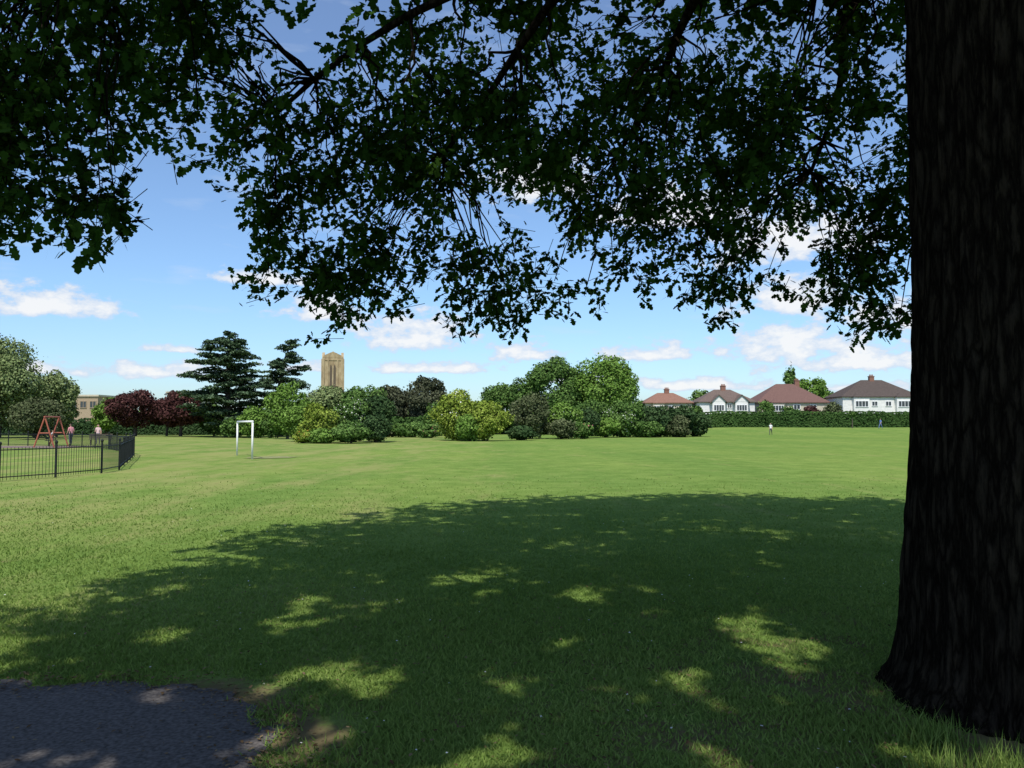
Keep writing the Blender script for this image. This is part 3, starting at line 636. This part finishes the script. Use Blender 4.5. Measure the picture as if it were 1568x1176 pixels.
def house(name,x0,x1,y0,dep,eave,ridge,wallm,roofm,lowm,bays,wins,chim,gable=None,door=None,rl=None):
    g=float(H((x0+x1)/2,y0+dep/2))-.05; e=empty(name,(0,0,0)); W=MB();L=MB();Rf=MB();F=MB();G=MB();C=MB()
    zm=g+(eave-g)*.48
    L.box(x0+.02,x1-.02,y0+.02,y0+dep-.02,g,zm); W.box(x0,x1,y0,y0+dep,zm,eave)
    hip(Rf,x0,x1,y0,y0+dep,eave,ridge,.4,rl)
    for bx,bw in bays:
        L.box(bx-bw/2,bx+bw/2,y0-.9,y0+.02,g,zm-.2); W.box(bx-bw/2-.03,bx+bw/2+.03,y0-.93,y0-.003,zm-.2,eave-.05)
        window(F,G,bx,g+1.6,bw*.86,1.45,y0-.9,4); window(F,G,bx,zm+(eave-zm)*.52,bw*.86,1.35,y0-.93,4)
        if gable:
            b=len(W.v); W.prism([(bx-bw/2-.3,eave-.04),(bx+bw/2+.3,eave-.04),(bx,eave+bw*.52)],y0-.96,y0+1.2)
            for sgn in (-1,1):
                b=len(Rf.v); xe=bx+sgn*(bw/2+.55); 
                Rf.v+=[(xe,y0-1.25,eave-.22),(bx,y0-1.25,eave+bw*.52+.12),(bx,y0+3,eave+bw*.52+.12),(xe,y0+3,eave-.22),(xe,y0-1.25,eave-.36),(bx,y0-1.25,eave+bw*.52-.02),(bx,y0+3,eave+bw*.52-.02),(xe,y0+3,eave-.36)]
                Rf.f+=[tuple(b+i for i in q) for q in [(0,1,2,3),(4,7,6,5),(0,4,5,1),(2,6,7,3),(0,3,7,4)]]
        else: hip(Rf,bx-bw/2,bx+bw/2,y0-.93,y0+1.2,eave-.06,eave+.75,.2)
    for wx,wz,ww,wh in wins: window(F,G,wx,g+wz,ww,wh,y0,2)
    for cx,cy in chim:
        C.box(cx-.5,cx+.5,y0+cy-.4,y0+cy+.4,ridge-2.2,ridge+.7); C.box(cx-.58,cx+.58,y0+cy-.48,y0+cy+.48,ridge+.7,ridge+.85)
        for s in(-.3,0,.3): C.tube([(cx+s,y0+cy,ridge+.84),(cx+s,y0+cy,ridge+1.2)],[.13,.10],8)
    if door:
        D=MB(); D.box(door-.5,door+.5,y0-.06,y0-.002,g,g+2.1); D.obj('front_door',rt_brn,e); F.box(door-.62,door+.62,y0-.1,y0-.002,g+2.1,g+2.22)
    W.obj('upper_walls',wallm,e);L.obj('lower_walls',lowm,e);Rf.obj('roof',roofm,e);F.obj('window_frames',frame,e);G.obj('window_glass',glass,e);C.obj('chimney',brick,e)
house('semi_detached_house',69.8,86,168,9,7.5,11.2,white,rt_gry,white,[(73.4,3.2),(82.4,3.2)],[(76.5,4.9,1.3,1.1),(79.4,4.9,1.3,1.1),(78.4,1.7,1.2,1.2)],[(77.9,4.5)],gable=False,door=76.4,rl=4.5)
house('semi_detached_house',39.6,51.2,168,8,6.4,9.1,white,rt_brn,brick,[(43.4,2.6),(48.2,2.6)],[(45.9,4.4,1,1)],[(45.6,4),],gable=True,door=45.8,rl=3.5)
house('semi_detached_house',28.8,38.6,171,8,6.3,8.5,cream,rt_org,brick,[(31.4,2.4)],[(34.2,4.3,1.2,1.1),(36.6,4.3,1.2,1.1)],[(34,4),],gable=False,door=35,rl=3.5)
house('detached_house',53.3,68.3,172,11,6.4,10.6,cream,rt_red,brick,[(57.2,2.8)],[(61.5,4.3,1.5,1.1),(65,4.3,1.5,1.1)],[(63.5,5.5)],gable=False,door=61,rl=3.8)
def block(name,x0,x1,y0,dep,h,mat,rows,cols):
    e=empty(name); W=MB();F=MB();G=MB();Rf=MB(); W.box(x0,x1,y0,y0+dep,-.05,h); Rf.box(x0-.25,x1+.25,y0-.25,y0+dep+.25,h+.001,h+.35)
    for r_ in range(rows):
        for c_ in range(cols): window(F,G,x0+(c_+.5)*(x1-x0)/cols,(r_+.55)*h/rows,(x1-x0)/cols*.7,h/rows*.40,y0,2)
    W.obj('walls',mat,e);F.obj('window_frames',tanb,e);G.obj('window_glass',glass,e);Rf.obj('flat_roof',cream,e)
block('office_building',-89,-83.2,160,12,7.2,tanb,2,3)
block('office_building',-88,-80,203,12,9.6,cream,3,4)
# church tower
stone=noisemat('tower_stone',(.25,.18,.10),(.36,.28,.16),scale=.9,rough=.95,detail=10,c3=(.44,.355,.215),stretch=(1,1,.5))
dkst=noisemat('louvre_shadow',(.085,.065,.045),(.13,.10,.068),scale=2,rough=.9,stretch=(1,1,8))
ct=empty('church_tower',(-67.6,300,0),R(12)); S=MB();Lv=MB();Rf=MB(); hw=3.9
S.box(-hw,hw,-hw,hw,-.1,26.4)
for sx1 in(-1,1):
    for sy1 in(-1,1):
        S.box(min(sx1*(hw-.9),sx1*(hw+.3)),max(sx1*(hw-.9),sx1*(hw+.3)),min(sy1*(hw-.9),sy1*(hw+.3)),max(sy1*(hw-.9),sy1*(hw+.3)),-.1,26.0)
def rotm(m,k):
    o=MB()
    for (x,y,z) in m.v:
        for _ in range(k): x,y=-y,x
        o.v.append((x,y,z))
    o.f=m.f; return o
def merge(a,b):
    n=len(a.v); a.v+=b.v; a.f+=[tuple(i+n for i in q) for q in b.f]
for k in range(4):
    s_=MB(); s_.prism([(-3.7,26.4),(3.7,26.4),(3.3,27.2),(1.3,28.2),(0,28.7),(-1.3,28.2),(-3.3,27.2)],-hw-.05,-hw+.9)
    s_.box(-2.9,2.9,-hw-.16,-hw-.003,12.2,12.6)
    s_.box(-2.9,2.9,-hw-.18,-hw-.003,25.405,25.8)
    for xx in(-1.75,1.75): s_.box(xx-.2,xx+.2,-hw-.22,-hw-.004,12.605,25.4)
    merge(S,rotm(s_,k))
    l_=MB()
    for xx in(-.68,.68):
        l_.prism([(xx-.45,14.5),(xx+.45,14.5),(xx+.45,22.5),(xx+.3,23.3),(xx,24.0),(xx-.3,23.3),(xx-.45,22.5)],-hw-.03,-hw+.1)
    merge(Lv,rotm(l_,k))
Rf.v+=[(-hw+.1,-hw+.1,26.45),(hw-.1,-hw+.1,26.45),(hw-.1,hw-.1,26.45),(-hw+.1,hw-.1,26.45),(0,0,29.2)]; Rf.f+=[(0,1,4),(1,2,4),(2,3,4),(3,0,4)]
S.obj('shaft_and_buttresses',stone,ct);Lv.obj('louvred_openings',dkst,ct);Rf.obj('roof',stone,ct)
nave=MB(); nave.box(-6,6,4.6,30,-.1,9); nave.prism([(-6.4,9.01),(6.4,9.01),(0,14)],4.62,30.2); nave.obj('nave',stone,ct)
# ------------------------------------------------------------ railing fence
blk=noisemat('black_paint',(.008,.010,.010),(.02,.022,.022),scale=8,rough=.5,spec=.3)
fp=[(-24,20.2),(-18,21.3),(-14.3,22.3),(-13.75,24.1),(-13.5,26.3),(-13.9,28.3),(-15.3,31.5),(-17.2,36),(-19.4,41),(-22,45.5),(-25.5,50.5),(-31,56),(-42,62),(-62,66)]
fe=empty('metal_railing_fence'); m=MB(); HT=.95
for i in range(len(fp)-1):
    (a,b_),(c_,d_)=fp[i],fp[i+1]; ln=math.hypot(c_-a,d_-b_); k=int(ln/.115)
    m.tube([(a,b_,.88),(c_,d_,.88)],.016,4); m.tube([(a,b_,.12),(c_,d_,.12)],.016,4)
    for j in range(k):
        t=j/k; x=a+(c_-a)*t; y=b_+(d_-b_)*t; m.tube([(x,y,.03),(x,y,HT)],.008,4)
    npst=max(1,round(ln/2.7))
    for j in range(npst):
        t=j/npst; x=a+(c_-a)*t; y=b_+(d_-b_)*t; m.tube([(x,y,-.05),(x,y,1.02),(x,y,1.05),(x,y,1.09),(x,y,1.12)],[.035,.035,.05,.05,.01],8)
m.obj('rails_and_bars',blk,fe)
# ------------------------------------------------------------ football goal
wp=noisemat('white_paint',(.70,.70,.68),(.82,.82,.80),scale=12,rough=.45)
ge=empty('football_goal'); m=MB(); A_=(-12.0,36.9);B_=(-14.25,41.4)
zt=1.70; m.tube([(A_[0],A_[1],-.05),(A_[0],A_[1],zt)],.045,12); m.tube([(B_[0],B_[1],-.05),(B_[0],B_[1],zt)],.045,12)
dx,dy=B_[0]-A_[0],B_[1]-A_[1]; ll=math.hypot(dx,dy); dx/=ll;dy/=ll
m.tube([(A_[0]-dx*.045,A_[1]-dy*.045,zt+.03),(B_[0]+dx*.045,B_[1]+dy*.045,zt+.03)],.047,12)
m.obj('posts_and_crossbar',wp,ge,True)
dirt=noisemat('worn_soil',(.15,.19,.045),(.25,.22,.11),scale=3,rough=.95,detail=8)
dv=[]
for i in range(60):
    a=2*math.pi*i/60; q=1+.35*mnoise.noise(Vector((math.cos(a)*3,math.sin(a)*3,1))); dv.append((-11.6+1.1*q*math.cos(a)+.2*q*math.sin(a),38.6+1.2*q*math.sin(a),float(H(-12.1,39.1))+.02))
mesh_obj('worn_goal_mouth',dv,[tuple(range(60))],dirt)
# ------------------------------------------------------------ playground swing
orr=noisemat('orange_red_paint',(.30,.085,.05),(.38,.115,.07),scale=8,rough=.6)
se=empty('playground_swing',(-32.3,56,0),R(103)); m=MB(); hs=2.1
for sx1 in(-1.5,1.5):
    m.tube([(sx1,-.65,-.05),(sx1,0,hs)],.05,8); m.tube([(sx1,.65,-.05),(sx1,0,hs)],.05,8); m.tube([(sx1,-.34,1.0),(sx1,.34,1.0)],.04,8)
m.tube([(-1.6,0,hs+.02),(1.6,0,hs+.02)],.055,8); m.obj('frame',orr,se)
m=MB(); s2=MB()
for cx in(-.7,.7):
    for q in(-.22,.22): m.tube([(cx+q,0,hs),(cx+q,.03,.5)],.014,4)
    s2.box(cx-.26,cx+.26,-.09,.13,.455,.5)
m.obj('chains',blk,se); s2.obj('seats',blk,se)
tan=noisemat('rubber_surface',(.14,.10,.08),(.2,.15,.12),scale=10,rough=.95)
mesh_obj('playground_surface',[(-37,52.5,.03),(-29.5,53.5,.03),(-30,58.5,.03),(-39,59,.03)],[(0,1,2,3)],tan)
be=empty('park_bench',(-31.2,60.5,0),R(20)); m=MB()
for i in range(4): m.box(-.8,.8,-.22+i*.12,-.12+i*.12,.43,.46)
for i in range(3): m.box(-.8,.8,.27+i*.02,.30+i*.02,.52+i*.13,.62+i*.13)
for x in(-.65,.65): m.box(x-.03,x+.03,-.2,-.14,0,.428); m.box(x-.03,x+.03,.2,.26,0,.428); m.box(x-.03,x+.03,.305,.345,.35,.9)
m.obj('slats_and_legs',woodm,be)
# ------------------------------------------------------------ people
def person(name,loc,rz,shirt,trous,hair,stride=.12,scale=1.0,bare_arm=True):
    V=[];E_=[];Rd=[]
    def add(p,r,par=None):
        V.append(p);Rd.append(r)
        if par is not None: E_.append((par,len(V)-1))
        return len(V)-1
    pel=add((0,0,.95),.135); sp=add((0,.0,1.13),.12,pel); ch=add((0,.0,1.33),.145,sp); nb=add((0,-.005,1.47),.065,ch); nk=add((0,.005,1.53),.052,nb)
    h1=add((0,.02,1.60),.075,nk); h2=add((0,.01,1.68),.085,h1); h3=add((0,0,1.735),.05,h2); add((0,.105,1.635),.014,h1)
    add((.082,0,1.65),.014,h2); add((-.082,0,1.65),.014,h2)
    for s in(-1,1):
        st=stride*s
        sh=add((s*.165,0,1.41),.062,ch); el=add((s*.225,-st*.5-.02,1.14),.044,sh); wr=add((s*.24,-st+.10,.92),.029,el); hd=add((s*.24,-st+.12,.86),.033,wr)
        for k,(fx,ln) in enumerate([(-.03,.075),(-.01,.085),(.01,.08),(.03,.062)]):
            f1_=add((s*.24+fx*.3,-st+.12+fx,.82),.009,hd); add((s*.24+fx*.3-s*.012,-st+.135+fx,.82-ln),.007,f1_)
        add((s*.215,-st+.165,.83),.010,hd)
        hp=add((s*.09,0,.88),.095,pel); kn=add((s*.105,st+.04,.49),.06,hp); an_=add((s*.105,st*1.9-.02,.09),.04,kn); add((s*.12,st*1.9+.13,.04),.036,an_)
    me=bpy.data.meshes.new('body'); me.from_pydata(V,E_,[]); o=bpy.data.objects.new('body',me)
    e=empty(name,loc,rz); e.scale=(scale,)*3; link(o,e)
    sk=o.modifiers.new('skin','SKIN'); 
    for i,r in enumerate(Rd):
        sv=me.skin_vertices[0].data[i] if me.skin_vertices else None
        if sv: sv.radius=(r,r*(.8 if i in(0,1,2) else 1)); sv.use_root=(i==0)
    ss=o.modifiers.new('sub','SUBSURF'); ss.levels=2; ss.render_levels=2
    m_,nt,out=newmat(name+'_clothes'); tc=N(nt,'ShaderNodeTexCoord'); sp_=N(nt,'ShaderNodeSeparateXYZ'); nt.links.new(tc.outputs['Object'],sp_.inputs[0])
    r=ramp(nt,[(0,(.04,.035,.03)),(.055,trous),(.555,shirt),(.865,(.48,.28,.20)),(.965,hair)]); r.color_ramp.interpolation='CONSTANT'
    dv_=N(nt,'ShaderNodeMath',operation='DIVIDE'); dv_.inputs[1].default_value=1.74; nt.links.new(sp_.outputs[2],dv_.inputs[0]); nt.links.new(dv_.outputs[0],r.inputs[0])
    ab=N(nt,'ShaderNodeMath',operation='ABSOLUTE'); nt.links.new(sp_.outputs[0],ab.inputs[0])
    g1=N(nt,'ShaderNodeMath',operation='GREATER_THAN'); g1.inputs[1].default_value=.178; nt.links.new(ab.outputs[0],g1.inputs[0])
    l1=N(nt,'ShaderNodeMath',operation='LESS_THAN'); l1.inputs[1].default_value=1.2 if bare_arm else .92; nt.links.new(sp_.outputs[2],l1.inputs[0])
    mu=N(nt,'ShaderNodeMath',operation='MULTIPLY'); nt.links.new(g1.outputs[0],mu.inputs[0]); nt.links.new(l1.outputs[0],mu.inputs[1])
    l2=N(nt,'ShaderNodeMath',operation='LESS_THAN'); l2.inputs[1].default_value=-.03; nt.links.new(sp_.outputs[1],l2.inputs[0])
    g2=N(nt,'ShaderNodeMath',operation='GREATER_THAN'); g2.inputs[1].default_value=1.56; nt.links.new(sp_.outputs[2],g2.inputs[0])
    mh=N(nt,'ShaderNodeMath',operation='MULTIPLY'); nt.links.new(l2.outputs[0],mh.inputs[0]); nt.links.new(g2.outputs[0],mh.inputs[1])
    x1=N(nt,'ShaderNodeMix',data_type='RGBA'); x1.inputs[7].default_value=(.48,.28,.20,1); nt.links.new(mu.outputs[0],x1.inputs[0]); nt.links.new(r.outputs[0],x1.inputs[6])
    x2=N(nt,'ShaderNodeMix',data_type='RGBA'); x2.inputs[7].default_value=(*hair,1); nt.links.new(mh.outputs[0],x2.inputs[0]); nt.links.new(x1.outputs[2],x2.inputs[6])
    p=N(nt,'ShaderNodeBsdfPrincipled'); p.inputs['Roughness'].default_value=.8; nt.links.new(x2.outputs[2],p.inputs['Base Color']); nt.links.new(p.outputs[0],out.inputs[0])
    me.materials.append(m_)
    return e
person('person',(37.3,115,float(H(37.3,115))),R(150),(.75,.75,.75),(.05,.05,.06),(.03,.02,.015),.13)
person('person',(64.7,140,float(H(64.7,140))),R(110),(.12,.22,.5),(.10,.16,.35),(.05,.03,.02),.16)
person('person',(-34.0,61.5,0),R(60),(.60,.25,.28),(.08,.09,.14),(.04,.025,.02),.05,.95)
person('person',(-35.0,60.8,0),R(-90),(.65,.62,.6),(.30,.12,.15),(.12,.07,.04),.08,.66)
person('person',(-33.2,64,0),R(200),(.62,.42,.42),(.12,.12,.14),(.05,.03,.02),.05,.92)
